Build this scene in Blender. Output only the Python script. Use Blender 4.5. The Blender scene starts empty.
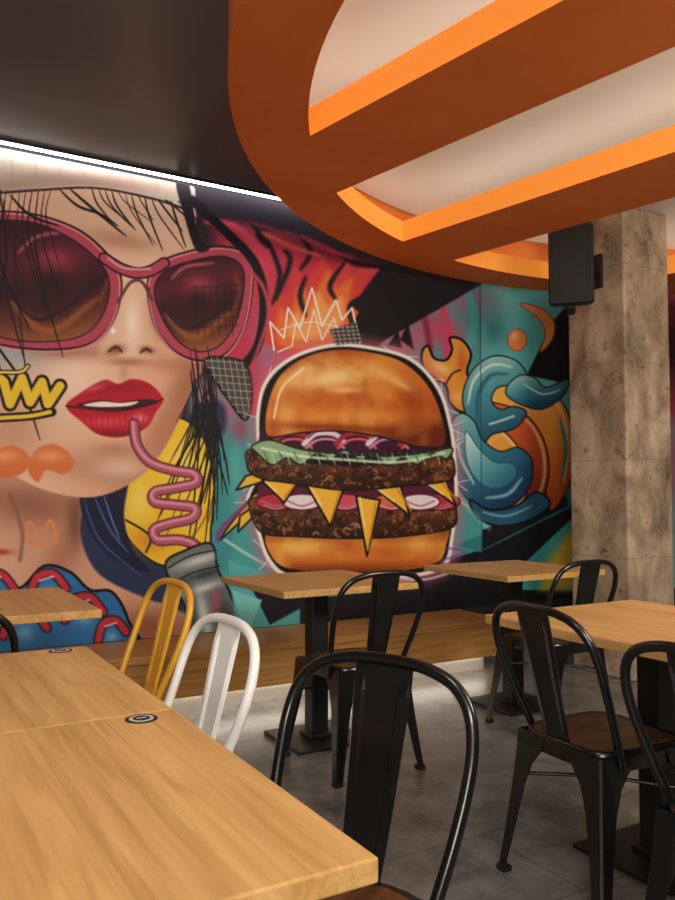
import bpy, bmesh, math, random
import numpy as np
from mathutils import Vector, Matrix
random.seed(3); np.random.seed(3)
scene = bpy.context.scene
scene.view_settings.view_transform = 'Standard'

# ------------------------------------------------------------------ helpers
def lin(h):
    h = h.lstrip('#'); c = [int(h[i:i+2], 16)/255 for i in (0, 2, 4)]
    return tuple((x/12.92 if x <= .04045 else ((x+.055)/1.055)**2.4) for x in c)

def mat(name, col, rough=.5, metal=0., emis=None, estr=0., noise=None, bump=0., coat=0., spec=.5):
    m = bpy.data.materials.new(name); m.use_nodes = True
    nt = m.node_tree; b = nt.nodes['Principled BSDF']
    b.inputs['Base Color'].default_value = (*lin(col), 1)
    b.inputs['Roughness'].default_value = rough
    b.inputs['Metallic'].default_value = metal
    b.inputs['Specular IOR Level'].default_value = spec
    b.inputs['Coat Weight'].default_value = coat
    if emis:
        b.inputs['Emission Color'].default_value = (*lin(emis), 1)
        b.inputs['Emission Strength'].default_value = estr
    if noise:
        tc = nt.nodes.new('ShaderNodeTexCoord'); n = nt.nodes.new('ShaderNodeTexNoise')
        n.inputs['Scale'].default_value = noise[0]; n.inputs['Detail'].default_value = 6
        r = nt.nodes.new('ShaderNodeValToRGB')
        r.color_ramp.elements[0].color = (*lin(noise[1]), 1); r.color_ramp.elements[0].position = .3
        r.color_ramp.elements[1].color = (*lin(noise[2]), 1); r.color_ramp.elements[1].position = .7
        nt.links.new(tc.outputs['Object'], n.inputs['Vector'])
        nt.links.new(n.outputs['Fac'], r.inputs['Fac']); nt.links.new(r.outputs['Color'], b.inputs['Base Color'])
        if bump:
            bp = nt.nodes.new('ShaderNodeBump'); bp.inputs['Strength'].default_value = bump
            bp.inputs['Distance'].default_value = .01
            nt.links.new(n.outputs['Fac'], bp.inputs['Height']); nt.links.new(bp.outputs['Normal'], b.inputs['Normal'])
    return m

def wood_mat(name, c1, c2, c3, along='Y', rough=.38, stave=.11):
    m = bpy.data.materials.new(name); m.use_nodes = True
    nt = m.node_tree; N = nt.nodes; L = nt.links; b = N['Principled BSDF']
    tc = N.new('ShaderNodeTexCoord'); mp = N.new('ShaderNodeMapping')
    if along == 'Y': mp.inputs['Scale'].default_value = (26, 1.3, 26)
    else: mp.inputs['Scale'].default_value = (1.3, 26, 26)
    L.new(tc.outputs['Object'], mp.inputs['Vector'])
    n = N.new('ShaderNodeTexNoise'); n.inputs['Scale'].default_value = 2.2; n.inputs['Detail'].default_value = 8
    n.inputs['Distortion'].default_value = .6
    sep = N.new('ShaderNodeSeparateXYZ'); L.new(tc.outputs['Object'], sep.inputs[0])
    dv = N.new('ShaderNodeMath'); dv.operation = 'DIVIDE'; dv.inputs[1].default_value = stave
    L.new(sep.outputs['X' if along == 'Y' else 'Y'], dv.inputs[0])
    fl = N.new('ShaderNodeMath'); fl.operation = 'FLOOR'; L.new(dv.outputs[0], fl.inputs[0])
    wn = N.new('ShaderNodeTexWhiteNoise'); wn.noise_dimensions = '1D'; L.new(fl.outputs[0], wn.inputs['W'])
    ad = N.new('ShaderNodeVectorMath'); ad.operation = 'ADD'
    sc = N.new('ShaderNodeVectorMath'); sc.operation = 'SCALE'; sc.inputs['Scale'].default_value = 9
    L.new(wn.outputs['Color'], sc.inputs[0]); L.new(mp.outputs[0], ad.inputs[0]); L.new(sc.outputs[0], ad.inputs[1])
    L.new(ad.outputs[0], n.inputs['Vector'])
    r = N.new('ShaderNodeValToRGB')
    e = r.color_ramp.elements; e[0].position = .28; e[0].color = (*lin(c1), 1); e[1].position = .72; e[1].color = (*lin(c3), 1)
    k = e.new(.5); k.color = (*lin(c2), 1)
    L.new(n.outputs['Fac'], r.inputs['Fac'])
    mx = N.new('ShaderNodeMixRGB'); mx.blend_type = 'MULTIPLY'; mx.inputs[0].default_value = 1
    mr = N.new('ShaderNodeMapRange'); mr.inputs['To Min'].default_value = .92; mr.inputs['To Max'].default_value = 1.04
    L.new(wn.outputs['Value'], mr.inputs['Value'])
    L.new(r.outputs['Color'], mx.inputs[1]); L.new(mr.outputs[0], mx.inputs[2])
    L.new(mx.outputs[0], b.inputs['Base Color'])
    b.inputs['Roughness'].default_value = rough; b.inputs['Specular IOR Level'].default_value = .35
    bp = N.new('ShaderNodeBump'); bp.inputs['Strength'].default_value = .06; L.new(n.outputs['Fac'], bp.inputs['Height'])
    L.new(bp.outputs['Normal'], b.inputs['Normal'])
    return m

def catmull(pts, sub=6, closed=False):
    P = [np.array(p, float) for p in pts]; n = len(P); out = []
    rng = range(n if closed else n-1)
    for i in rng:
        if closed: a, b, c, d = P[(i-1) % n], P[i], P[(i+1) % n], P[(i+2) % n]
        else: a, b, c, d = P[max(i-1, 0)], P[i], P[i+1], P[min(i+2, n-1)]
        for k in range(sub):
            t = k/sub
            out.append(.5*((2*b)+(-a+c)*t+(2*a-5*b+4*c-d)*t*t+(-a+3*b-3*c+d)*t**3))
    if not closed: out.append(P[-1])
    return out

class MB:
    def __init__(s): s.v = []; s.f = []; s.m = []; s.s = []
    def add(s, vs, fs, m=0, smooth=False, M=None):
        o = len(s.v)
        for p in vs:
            p = Vector(p)
            if M is not None: p = M @ p
            s.v.append(tuple(p))
        for f in fs: s.f.append([i+o for i in f]); s.m.append(m); s.s.append(smooth)
    def box(s, c, d, m=0, bev=0, M=None, seg=2):
        bm = bmesh.new(); bmesh.ops.create_cube(bm, size=1)
        for v in bm.verts: v.co = Vector((v.co.x*d[0]+c[0], v.co.y*d[1]+c[1], v.co.z*d[2]+c[2]))
        if bev: bmesh.ops.bevel(bm, geom=bm.edges[:], offset=bev, segments=seg, affect='EDGES', profile=.5)
        bm.verts.index_update()
        s.add([v.co.copy() for v in bm.verts], [[v.index for v in f.verts] for f in bm.faces], m, False, M); bm.free()
    def loft(s, rings, m=0, smooth=True, cap=True, M=None):
        n = len(rings[0]); vs = [p for r in rings for p in r]; fs = []
        for i in range(len(rings)-1):
            for j in range(n):
                k = (j+1) % n; fs.append([i*n+j, i*n+k, (i+1)*n+k, (i+1)*n+j])
        s.add(vs, fs, m, smooth, M)
        if cap:
            s.add(rings[0], [list(range(n))[::-1]], m, False, M); s.add(rings[-1], [list(range(n))], m, False, M)
    def tube(s, pts, r, n=12, m=0, cap=True, M=None):
        P = [Vector(p) for p in pts]; rings = []
        T = [(P[min(i+1, len(P)-1)]-P[max(i-1, 0)]).normalized() for i in range(len(P))]
        up = Vector((0, 0, 1)) if abs(T[0].z) < .9 else Vector((1, 0, 0))
        nrm = (up-T[0]*up.dot(T[0])).normalized()
        for i, p in enumerate(P):
            nrm = (nrm-T[i]*nrm.dot(T[i])).normalized(); bn = T[i].cross(nrm)
            rr = r[i] if hasattr(r, '__len__') else r
            rings.append([p+nrm*math.cos(a)*rr+bn*math.sin(a)*rr for a in [2*math.pi*k/n for k in range(n)]])
        s.loft(rings, m, True, cap, M)
    def cyl(s, c, r, h, m=0, n=32):
        s.tube([(c[0], c[1], c[2]), (c[0], c[1], c[2]+h)], r, n, m)
    def mesh(s, name, mats):
        me = bpy.data.meshes.new(name); me.from_pydata(s.v, [], s.f)
        for x in mats: me.materials.append(x)
        me.polygons.foreach_set('material_index', s.m); me.polygons.foreach_set('use_smooth', s.s)
        bm = bmesh.new(); bm.from_mesh(me); bmesh.ops.recalc_face_normals(bm, faces=bm.faces); bm.to_mesh(me); bm.free()
        me.update(); return me

def obj(name, me, loc=(0, 0, 0), rz=0):
    o = bpy.data.objects.new(name, me); scene.collection.objects.link(o)
    o.location = loc; o.rotation_euler = (0, 0, rz); return o

# ------------------------------------------------------------------ materials
M_oak = wood_mat('oak_table', '#b0834c', '#c4975a', '#d2a66c', 'Y')
M_oakx = wood_mat('oak_bench', '#9a6a36', '#b07f44', '#c08e50', 'X', stave=.6)
M_seatwood = wood_mat('dark_seat', '#3a2318', '#54331f', '#6a4128', 'Y', rough=.3)
M_blk = mat('black_powdercoat', '#0b0b0c', .28, .0, coat=.3)
M_white = mat('white_powdercoat', '#ece9e4', .3)
M_yel = mat('yellow_powdercoat', '#dfa22c', .32)
M_rub = mat('rubber', '#0a0a0a', .8)
M_blkm = mat('black_matte', '#0d0d0e', .5)
M_orange = mat('orange_paint', '#e27c3a', .6, noise=(3, '#dd7635', '#e6823f'), spec=.2)
M_orangeL = mat('orange_baked_glow', '#f2993f', .6, emis='#f59235', estr=.45)  # same ring paint, LED glow on side faces put into colour and emission
M_ceilD = mat('ceiling_charcoal', '#646669', .34, noise=(1.2, '#606265', '#686a6d'))
M_ceilW = mat('ceiling_white', '#d6dad6', .7)
M_plinth = mat('plinth_tile', '#b8b4ac', .5)
M_led = mat('led_cool', '#ffffff', .5, emis='#f2f6ff', estr=10)
M_ledw = mat('led_neutral', '#ffffff', .5, emis='#f0fbea', estr=5.2)
M_ledb = mat('led_bench', '#ffffff', .5, emis='#fff4e2', estr=12)
M_wallB = mat('wall_black', '#1a181b', .6)
M_wallG = mat('wall_grey', '#8a8580', .7, noise=(2, '#85807b', '#908b86'))

def concrete():
    m = bpy.data.materials.new('raw_concrete'); m.use_nodes = True
    nt = m.node_tree; N = nt.nodes; L = nt.links; b = N['Principled BSDF']
    tc = N.new('ShaderNodeTexCoord')
    n1 = N.new('ShaderNodeTexNoise'); n1.inputs['Scale'].default_value = 3.4; n1.inputs['Detail'].default_value = 12; n1.inputs['Roughness'].default_value = .7; n1.inputs['Distortion'].default_value = .5
    mp = N.new('ShaderNodeMapping'); mp.inputs['Scale'].default_value = (1, 1, .6)
    L.new(tc.outputs['Object'], mp.inputs[0]); L.new(mp.outputs[0], n1.inputs['Vector'])
    r = N.new('ShaderNodeValToRGB'); e = r.color_ramp.elements
    e[0].position = .36; e[0].color = (*lin('#6e5d4b'), 1); e[1].position = .64; e[1].color = (*lin('#c6b197'), 1)
    k = e.new(.5); k.color = (*lin('#a28d74'), 1)
    L.new(n1.outputs['Fac'], r.inputs['Fac'])
    n2 = N.new('ShaderNodeTexNoise'); n2.inputs['Scale'].default_value = 16; n2.inputs['Detail'].default_value = 6
    L.new(tc.outputs['Object'], n2.inputs['Vector'])
    r2 = N.new('ShaderNodeValToRGB'); r2.color_ramp.elements[0].position = .32; r2.color_ramp.elements[0].color = (.32, .27, .23, 1)
    r2.color_ramp.elements[1].position = .38; r2.color_ramp.elements[1].color = (1, 1, 1, 1)
    L.new(n2.outputs['Fac'], r2.inputs['Fac'])
    sp = N.new('ShaderNodeSeparateXYZ'); L.new(tc.outputs['Object'], sp.inputs[0])
    ml = N.new('ShaderNodeMath'); ml.operation = 'FRACT'
    dv = N.new('ShaderNodeMath'); dv.operation = 'MULTIPLY_ADD'; dv.inputs[1].default_value = 1/.62; dv.inputs[2].default_value = 10.2
    L.new(sp.outputs['Z'], dv.inputs[0]); L.new(dv.outputs[0], ml.inputs[0])
    r3 = N.new('ShaderNodeValToRGB'); r3.color_ramp.elements[0].position = 0; r3.color_ramp.elements[0].color = (.5, .45, .4, 1)
    r3.color_ramp.elements[1].position = .02; r3.color_ramp.elements[1].color = (1, 1, 1, 1); L.new(ml.outputs[0], r3.inputs['Fac'])
    mx = N.new('ShaderNodeMixRGB'); mx.blend_type = 'MULTIPLY'; mx.inputs[0].default_value = .6
    L.new(r.outputs['Color'], mx.inputs[1]); L.new(r2.outputs['Color'], mx.inputs[2])
    mx2 = N.new('ShaderNodeMixRGB'); mx2.blend_type = 'MULTIPLY'; mx2.inputs[0].default_value = .6
    L.new(mx.outputs[0], mx2.inputs[1]); L.new(r3.outputs['Color'], mx2.inputs[2]); L.new(mx2.outputs[0], b.inputs['Base Color'])
    b.inputs['Roughness'].default_value = .75
    bp = N.new('ShaderNodeBump'); bp.inputs['Strength'].default_value = .5; bp.inputs['Distance'].default_value = .02
    L.new(n1.outputs['Fac'], bp.inputs['Height']); L.new(bp.outputs[0], b.inputs['Normal'])
    return m
M_conc = concrete()

def tiles():
    m = bpy.data.materials.new('grey_stone_tile'); m.use_nodes = True
    nt = m.node_tree; N = nt.nodes; L = nt.links; b = N['Principled BSDF']
    tc = N.new('ShaderNodeTexCoord')
    br = N.new('ShaderNodeTexBrick'); br.offset = .5; br.inputs['Scale'].default_value = 1
    br.inputs['Brick Width'].default_value = .9; br.inputs['Row Height'].default_value = .45; br.inputs['Mortar Size'].default_value = .004
    br.inputs['Color1'].default_value = (1, 1, 1, 1); br.inputs['Color2'].default_value = (.88, .88, .88, 1); br.inputs['Mortar'].default_value = (.45, .45, .45, 1)
    L.new(tc.outputs['Object'], br.inputs['Vector'])
    n = N.new('ShaderNodeTexNoise'); n.inputs['Scale'].default_value = 6; n.inputs['Detail'].default_value = 11; n.inputs['Roughness'].default_value = .78
    L.new(tc.outputs['Object'], n.inputs['Vector'])
    r = N.new('ShaderNodeValToRGB'); e = r.color_ramp.elements
    e[0].position = .36; e[0].color = (*lin('#53524f'), 1); e[1].position = .66; e[1].color = (*lin('#93908b'), 1)
    L.new(n.outputs['Fac'], r.inputs['Fac'])
    mx = N.new('ShaderNodeMixRGB'); mx.blend_type = 'MULTIPLY'; mx.inputs[0].default_value = 1
    L.new(r.outputs['Color'], mx.inputs[1]); L.new(br.outputs['Color'], mx.inputs[2]); L.new(mx.outputs[0], b.inputs['Base Color'])
    b.inputs['Roughness'].default_value = .3
    return m
M_tile = tiles()

# ------------------------------------------------------------------ room shell
X0, X1, Y0, Y1, HC = -2.6, 7.2, -2.8, 4.45, 3.0
def slab(name, c, d, m):
    b = MB(); b.box((0, 0, 0), d, 0); return obj(name, b.mesh(name, [m]), c)
slab('floor', ((X0+X1)/2, (Y0+Y1)/2, -.05), (X1-X0+.4, Y1-Y0+.4, .1), M_tile)
slab('wall_back', ((X0+X1)/2, Y1+.05, HC/2), (X1-X0, .1, HC), M_wallB)
slab('wall_front', ((X0+X1)/2, Y0-.05, HC/2), (X1-X0, .1, HC), M_wallG)
slab('wall_left', (X0-.05, (Y0+Y1)/2, HC/2), (.1, Y1-Y0+.2, HC), M_wallG)
slab('wall_right', (X1+.05, (Y0+Y1)/2, HC/2), (.1, Y1-Y0+.2, HC), M_wallG)

CX, CY, RO, RI, ZB, ZT = 3.685, 1.50, 2.84, 2.54, 2.65, 2.77
b = MB(); b.box(((X0+X1)/2, (Y0+Y1)/2, HC+.05), (X1-X0+.2, Y1-Y0+.2, .1), 0)
n = 96
ring = [[(CX+2.79*math.cos(2*math.pi*k/n), CY+2.79*math.sin(2*math.pi*k/n), z) for k in range(n)] for z in (HC-.012, HC-.001)]
b.loft(ring, 1, False, True)
obj('ceiling', b.mesh('ceiling', [M_ceilD, M_ceilW]))

# suspended orange ring with cross beams
b = MB(); n = 160
def circ(R, z): return [(CX+R*math.cos(2*math.pi*k/n), CY+R*math.sin(2*math.pi*k/n), z) for k in range(n)]
prof = [(RI, ZB), (RO, ZB), (RO, HC-.002), (RO-.035, HC-.002), (RO-.035, ZT), (RI, ZT)]
R6 = [circ(r, z) for r, z in prof]
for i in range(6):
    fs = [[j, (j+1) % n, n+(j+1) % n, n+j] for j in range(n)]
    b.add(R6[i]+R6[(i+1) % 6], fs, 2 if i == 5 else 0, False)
dv = Vector((.18, -.984, 0)).normalized(); nv = Vector((.984, .18, 0)).normalized(); C = Vector((CX, CY, 0)); c0 = nv.dot(C)
for s1, s2 in ((2.035, 2.535), (3.336, 3.86), (5.22, 5.74)):
    K = 14
    S = [s1+(s2-s1)*i/K-c0 for i in range(K+1)]
    poly = [C+nv*s+dv*math.sqrt(RI**2-s*s) for s in S]+[C+nv*s-dv*math.sqrt(RI**2-s*s) for s in S[::-1]]
    lo = [(p.x, p.y, ZB) for p in poly]; hi = [(p.x, p.y, ZT) for p in poly]
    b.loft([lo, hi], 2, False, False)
    q = []
    for i in range(K): q.append([i, i+1, 2*K+1-i-1, 2*K+1-i])
    b.add(lo, q, 0, False); b.add(hi, q, 0, False)
    sm = (s1+s2)/2-c0; L_ = math.sqrt(RI**2-sm*sm)-.1
    for off in (-.12, .12):
        a = C+nv*(sm+off); ang = math.atan2(dv.y, dv.x)
        b.box((0, 0, 0), (2*L_, .02, .012), 1, M=Matrix.Translation((a.x, a.y, ZT+.008)) @ Matrix.Rotation(ang, 4, 'Z'))
n = 96
Rr = [circ(RI+.10, ZT+.002), circ(RI+.12, ZT+.002), circ(RI+.12, ZT+.014), circ(RI+.10, ZT+.014)]
vs = [p for r in Rr for p in r]; fs = []
for i in range(4):
    for j in range(n):
        k = (j+1) % n; i2 = (i+1) % 4; fs.append([i*n+j, i*n+k, i2*n+k, i2*n+j])
b.add(vs, fs, 1, False)
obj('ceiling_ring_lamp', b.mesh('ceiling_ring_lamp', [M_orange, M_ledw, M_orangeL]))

# wall-wash led profile
b = MB()
b.box((1.8, Y1-.05, HC-.008), (8.6, .04, .014), 0)
b.box((1.8, Y1-.078, HC-.008), (8.6, .012, .014), 1)
obj('led_strip_lamp', b.mesh('led_strip_lamp', [M_led, M_blkm]))

# pillar
PX0, PX1, PY0, PY1 = 4.07, 4.50, 3.39, 3.86
b = MB(); b.box((0, 0, 0), (PX1-PX0, PY1-PY0, HC-.016), 0, .012)
obj('concrete_pillar', b.mesh('concrete_pillar', [M_conc]), ((PX0+PX1)/2, (PY0+PY1)/2, (HC-.016)/2+.001))

# bench
b = MB(); BX0, BX1 = -2.55, 3.57; w = BX1-BX0; cx = (BX0+BX1)/2
b.box((cx, 4.20, .33), (w, .48, .04), 0, .004)
b.box((cx, 3.985, .215), (w-.01, .03, .19), 0, .003)
b.box((cx, 4.29, .155), (w-.06, .30, .31), 1)
b.box((BX1-.02, 4.07, .205), (.03, .2, .21), 0, .003)
b.box((cx, 4.115, .125), (w-.1, .02, .012), 2)
obj('wall_bench', b.mesh('wall_bench', [M_oakx, M_plinth, M_ledb]))

# ------------------------------------------------------------------ mural painting (shapes in image pixel coordinates, mapped onto the wall through the camera projection)
K = 215; GX0, GX1, GZ0, GZ1 = -.5, 6.2, .352, 2.975
nx = int((GX1-GX0)*K)+1; nz = int((GZ1-GZ0)*K)+1
xs = np.linspace(GX0, GX1, nx); zs = np.linspace(GZ1, GZ0, nz)
XX, ZZ = np.meshgrid(xs, zs)
A = math.radians(30.3); PT = math.atan(.05); YM = Y1-.004
d_ = XX*math.sin(A)+YM*math.cos(A); r_ = XX*math.cos(A)-YM*math.sin(A); h_ = ZZ-1.18
dep = d_*math.cos(PT)+h_*math.sin(PT); up_ = h_*math.cos(PT)-d_*math.sin(PT)
U = (337.5+800*r_/dep).astype(np.float32); V = (450-800*up_/dep).astype(np.float32)
IMG = np.zeros((nz, nx, 3), np.float32)
def hx(h):
    h = h.lstrip('#'); return np.array([int(h[i:i+2], 16)/255 for i in (0, 2, 4)], np.float32)
Um = U[nz//2]
def region(u0, u1, v0, v1):
    c = np.where((Um > u0-10) & (Um < u1+10))[0]
    if len(c) == 0: return None
    c0_, c1_ = c[0], c[-1]+1; sub = V[:, c0_:c1_]
    r = np.where((sub.max(1) > v0) & (sub.min(1) < v1))[0]
    if len(r) == 0: return None
    return slice(r[0], r[-1]+1), slice(c0_, c1_)
def blend(sl, cov, col):
    IMG[sl] += (col-IMG[sl])*cov[..., None]
def F(pts, col, soft=.9, sm=1, a=1., clip=None, save=False):
    P = np.array(catmull(pts, 6, True) if sm else pts, np.float32)
    g = soft*2+3
    sl = region(P[:, 0].min()-g, P[:, 0].max()+g, P[:, 1].min()-g, P[:, 1].max()+g)
    if sl is None: return np.zeros((nz, nx), np.float32)
    u = U[sl]; v = V[sl]; dm = np.full(u.shape, 1e9, np.float32); ins = np.zeros(u.shape, bool)
    for i in range(len(P)):
        x1, y1 = P[i]; x2, y2 = P[(i+1) % len(P)]; ex, ey = x2-x1, y2-y1; l2 = ex*ex+ey*ey+1e-9
        t = np.clip(((u-x1)*ex+(v-y1)*ey)/l2, 0, 1)
        dm = np.minimum(dm, (u-x1-t*ex)**2+(v-y1-t*ey)**2)
        if y1 != y2:
            c = ((y1 > v) != (y2 > v)) & (u < ex*(v-y1)/(y2-y1)+x1); ins ^= c
    d = np.sqrt(dm); sd = np.where(ins, -d, d)
    cov = np.clip(.5-sd/(2*soft), 0, 1)*a
    full = None
    if clip is not None: cov = cov*clip[sl]
    if col is not None: blend(sl, cov, hx(col))
    if save:
        full = np.zeros((nz, nx), np.float32); full[sl] = cov; return full
def S(pts, w, col, soft=.6, sm=1, a=1., clip=None, taper=False):
    P = np.array(catmull(pts, 6) if sm and len(pts) > 2 else pts, np.float32); g = w/2+soft*2+2
    sl = region(P[:, 0].min()-g, P[:, 0].max()+g, P[:, 1].min()-g, P[:, 1].max()+g)
    if sl is None: return
    u = U[sl]; v = V[sl]; best = np.full(u.shape, 1e9, np.float32); n = len(P)-1
    for i in range(n):
        x1, y1 = P[i]; x2, y2 = P[i+1]; ex, ey = x2-x1, y2-y1; l2 = ex*ex+ey*ey+1e-9
        t = np.clip(((u-x1)*ex+(v-y1)*ey)/l2, 0, 1); s = (i+t)/n
        if taper: ww = w*(.25+.75*np.maximum(4*s*(1-s), 0)**.6)
        else: ww = w
        best = np.minimum(best, np.sqrt(np.maximum((u-x1-t*ex)**2+(v-y1-t*ey)**2, 0))-ww/2)
    cov = np.clip(.5-best/(2*soft), 0, 1)*a
    if clip is not None: cov = cov*clip[sl]
    blend(sl, cov, hx(col))
def FO(pts, col, w=2., oc='#120d10', **k):
    m = F(pts, col, save=True, **k)
    q = [tuple(p) for p in (catmull(pts, 6, True) if k.get('sm', 1) else pts)]; S(q+[q[0]], w, oc, sm=0); return m
def B(cx, cy, rx, ry, col, a=.6, rot=0, clip=None):
    m = max(rx, ry)*2.4; sl = region(cx-m, cx+m, cy-m, cy+m)
    if sl is None: return
    c, s = math.cos(rot), math.sin(rot); du = U[sl]-cx; dv_ = V[sl]-cy
    cov = np.exp(-(((du*c+dv_*s)/rx)**2+((-du*s+dv_*c)/ry)**2))*a
    if clip is not None: cov = cov*clip[sl]
    blend(sl, cov, hx(col))
def G(mask, p, q, stops, a=1.):
    dx, dy = q[0]-p[0], q[1]-p[1]; t = ((U-p[0])*dx+(V-p[1])*dy)/(dx*dx+dy*dy)
    ts = [s[0] for s in stops]; cs = np.array([hx(s[1]) for s in stops])
    col = np.stack([np.interp(t, ts, cs[:, k]) for k in range(3)], -1).astype(np.float32)
    IMG[:] += (col-IMG)*(mask*a)[..., None]
def vnoise(sc, seed):
    rs = np.random.RandomState(seed); g = rs.rand(128, 128).astype(np.float32)
    x = (U+400)/sc; y = V/sc*1.0; xi = np.floor(x).astype(int); yi = np.floor(y).astype(int); fx = x-xi; fy = y-yi
    fx = fx*fx*(3-2*fx); fy = fy*fy*(3-2*fy); a = g[yi % 128, xi % 128]; b_ = g[yi % 128, (xi+1) % 128]; c = g[(yi+1) % 128, xi % 128]; d = g[(yi+1) % 128, (xi+1) % 128]
    return (a*(1-fx)+b_*fx)*(1-fy)+(c*(1-fx)+d*fx)*fy
def tex(mask, sc, seed, lo, hi, col, a):
    n_ = vnoise(sc, seed)*.6+vnoise(sc/2.3, seed+1)*.4
    blend(slice(None), np.clip((n_-lo)/(hi-lo), 0, 1)*mask*a, hx(col))

IMG[:] = hx('#2f222b')
# --- backgrounds
F([(215, 190), (300, 220), (420, 262), (360, 330), (300, 370), (262, 430), (215, 430), (225, 300)], '#c2324a', soft=10)
B(260, 260, 26, 40, '#e04c62', .7); B(300, 330, 30, 24, '#ee6a80', .7); B(268, 345, 16, 40, '#9a7a98', .8); B(285, 385, 18, 30, '#cc6684', .6)
B(240, 215, 50, 12, '#7d2a45', .7, .3); B(340, 250, 50, 12, '#5a2030', .8, .3)
F([(262, 340), (268, 300), (280, 285), (286, 300), (296, 268), (306, 282), (322, 256), (332, 270), (352, 254), (352, 272), (378, 266), (362, 290), (372, 304), (350, 330), (300, 352)], '#d8443c', soft=3)
F([(276, 340), (280, 308), (290, 314), (300, 284), (312, 296), (328, 270), (336, 288), (352, 278), (350, 300), (356, 318), (330, 345), (296, 350)], '#e8743a', soft=3)
F([(288, 335), (296, 312), (306, 320), (318, 292), (328, 306), (342, 296), (342, 322), (316, 340)], '#f2a45c', soft=3)
for q in ([(198, 195), (235, 205), (268, 245), (258, 232), (290, 225)], [(290, 225), (310, 250), (300, 270)], [(330, 240), (352, 262), (400, 268)], [(268, 240), (280, 275), (272, 305)], [(276, 300), (290, 262), (284, 250)], [(345, 262), (330, 285), (336, 300)], [(364, 296), (350, 306), (352, 326)], [(306, 276), (300, 296), (306, 316)]):
    S(q, 5, '#1d1319', soft=1.6, taper=True)
F([(192, 182), (300, 210), (400, 245), (400, 268), (345, 254), (300, 236), (250, 224), (200, 215)], '#2a1e28', soft=5)
S([(205, 222), (235, 226), (262, 250)], 6, '#e0506e', 2, taper=True); S([(300, 236), (330, 250), (352, 258)], 4, '#c9385a', 2, taper=True)
S([(262, 232), (290, 246), (320, 256)], 4, '#f0705a', 2, taper=True); S([(250, 222), (280, 232), (310, 238)], 3, '#8c3050', 2, taper=True); S([(350, 268), (372, 272), (392, 268)], 4, '#d8405a', 2, taper=True)
# teal grounds
F([(205, 395), (260, 420), (280, 560), (480, 560), (480, 660), (110, 660), (195, 600), (200, 480)], '#45a0a0', soft=3, sm=0)
F([(380, 345), (400, 300), (482, 268), (720, 230), (720, 660), (450, 660), (440, 450)], '#459ea0', soft=3, sm=0)
F([(481, 240), (720, 200), (720, 660), (481, 660)], '#62bcbe', soft=.5, sm=0, a=.8)  # paler teal: brighter LED lighting right of the seam, painted in
B(440, 330, 30, 18, '#d04464', .9, .5); B(470, 300, 22, 14, '#c4587a', .7); B(420, 300, 30, 10, '#e06478', .8, -.4); B(405, 340, 20, 14, '#e0506a', .9)
S([(440, 300), (448, 330), (446, 360)], 7, '#cf4468', 2); S([(468, 290), (474, 320), (468, 350)], 8, '#4fa9ae', 2); S([(425, 320), (430, 350), (428, 370)], 6, '#8c2b4a', 2)
F([(395, 258), (482, 272), (482, 284), (368, 350), (350, 326)], '#171317', sm=0)
F([(385, 262), (430, 268), (365, 318), (352, 306)], '#1b1419', sm=0)
for q in ([(388, 345), (398, 330), (402, 348)], [(400, 340), (408, 322), (414, 350)]): F(q, '#1a1018', sm=0, soft=1)
B(500, 300, 14, 20, '#8fd4d2', .5); B(495, 335, 10, 14, '#3d8f94', .6)
# lower right black shards
F([(415, 570), (480, 550), (570, 505), (620, 480), (620, 660), (400, 660)], '#15141a', sm=0)
F([(528, 560), (568, 522), (590, 505), (590, 590), (520, 590)], '#3fa6a4', sm=0); F([(548, 560), (575, 525), (585, 590), (540, 590)], '#d9c23c', sm=0, soft=5)
F([(455, 545), (482, 535), (560, 470), (575, 485), (575, 505), (480, 552)], '#2f7f86', sm=0)
F([(482, 530), (520, 515), (567, 496), (568, 506), (482, 550)], '#16161c', sm=0)
F([(527, 375), (552, 322), (572, 300), (572, 385)], '#15131a', sm=0)
# beyond the pillar
F([(600, 250), (720, 240), (720, 420), (600, 420)], '#9a2b3c', soft=8, sm=0); B(668, 350, 20, 40, '#1c1418', .9); B(672, 460, 16, 60, '#b45a6a', .8)
# --- flame and wave composition on the right
m = FO([(428, 346), (434, 358), (446, 360), (452, 350), (450, 338), (462, 340), (471, 354), (467, 372), (476, 386), (490, 392), (486, 410), (462, 412), (450, 402), (446, 386), (434, 378), (423, 366), (422, 352)], '#e39a3a', 2.6)
B(440, 368, 10, 5, '#f8d68c', .8, .4, clip=m); B(462, 362, 5, 14, '#c2581f', .7, clip=m); B(460, 398, 14, 6, '#f4c268', .8, clip=m); B(474, 404, 10, 6, '#b24e1c', .8, clip=m); S([(446, 384), (452, 374), (460, 370)], 1.8, '#1a1014', clip=m)
for pts, c1, c2, c3 in (([(480, 392), (520, 384), (552, 394), (568, 414), (573, 450), (569, 484), (552, 510), (546, 488), (548, 460), (536, 432), (505, 418)], '#f0b850', '#e28a34', '#a8441c'),
                        ([(478, 404), (512, 408), (534, 424), (547, 452), (547, 484), (534, 512), (526, 490), (522, 464), (504, 444), (478, 434)], '#dc6c34', '#c4522a', '#6e2414'),
                        ([(470, 420), (498, 428), (518, 448), (527, 474), (524, 500), (510, 512), (500, 486), (482, 466), (464, 450)], '#f6ca6a', '#e89a3c', '#b4541e')):
    m = FO(pts, c1, 2.4); G(m, (500, 395), (545, 505), [(0, c1), (.5, c2), (1, c3)])
    q = [(p[0]*.94+.06*500-1, p[1]*.96+.04*450) for p in pts[1:6]]; S(q, 2.6, '#fbe2a6', 1.4, clip=m, a=.8, taper=True)
S([(560, 420), (566, 446), (562, 478)], 3.5, '#2f8c8e', 1, taper=True)
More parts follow.
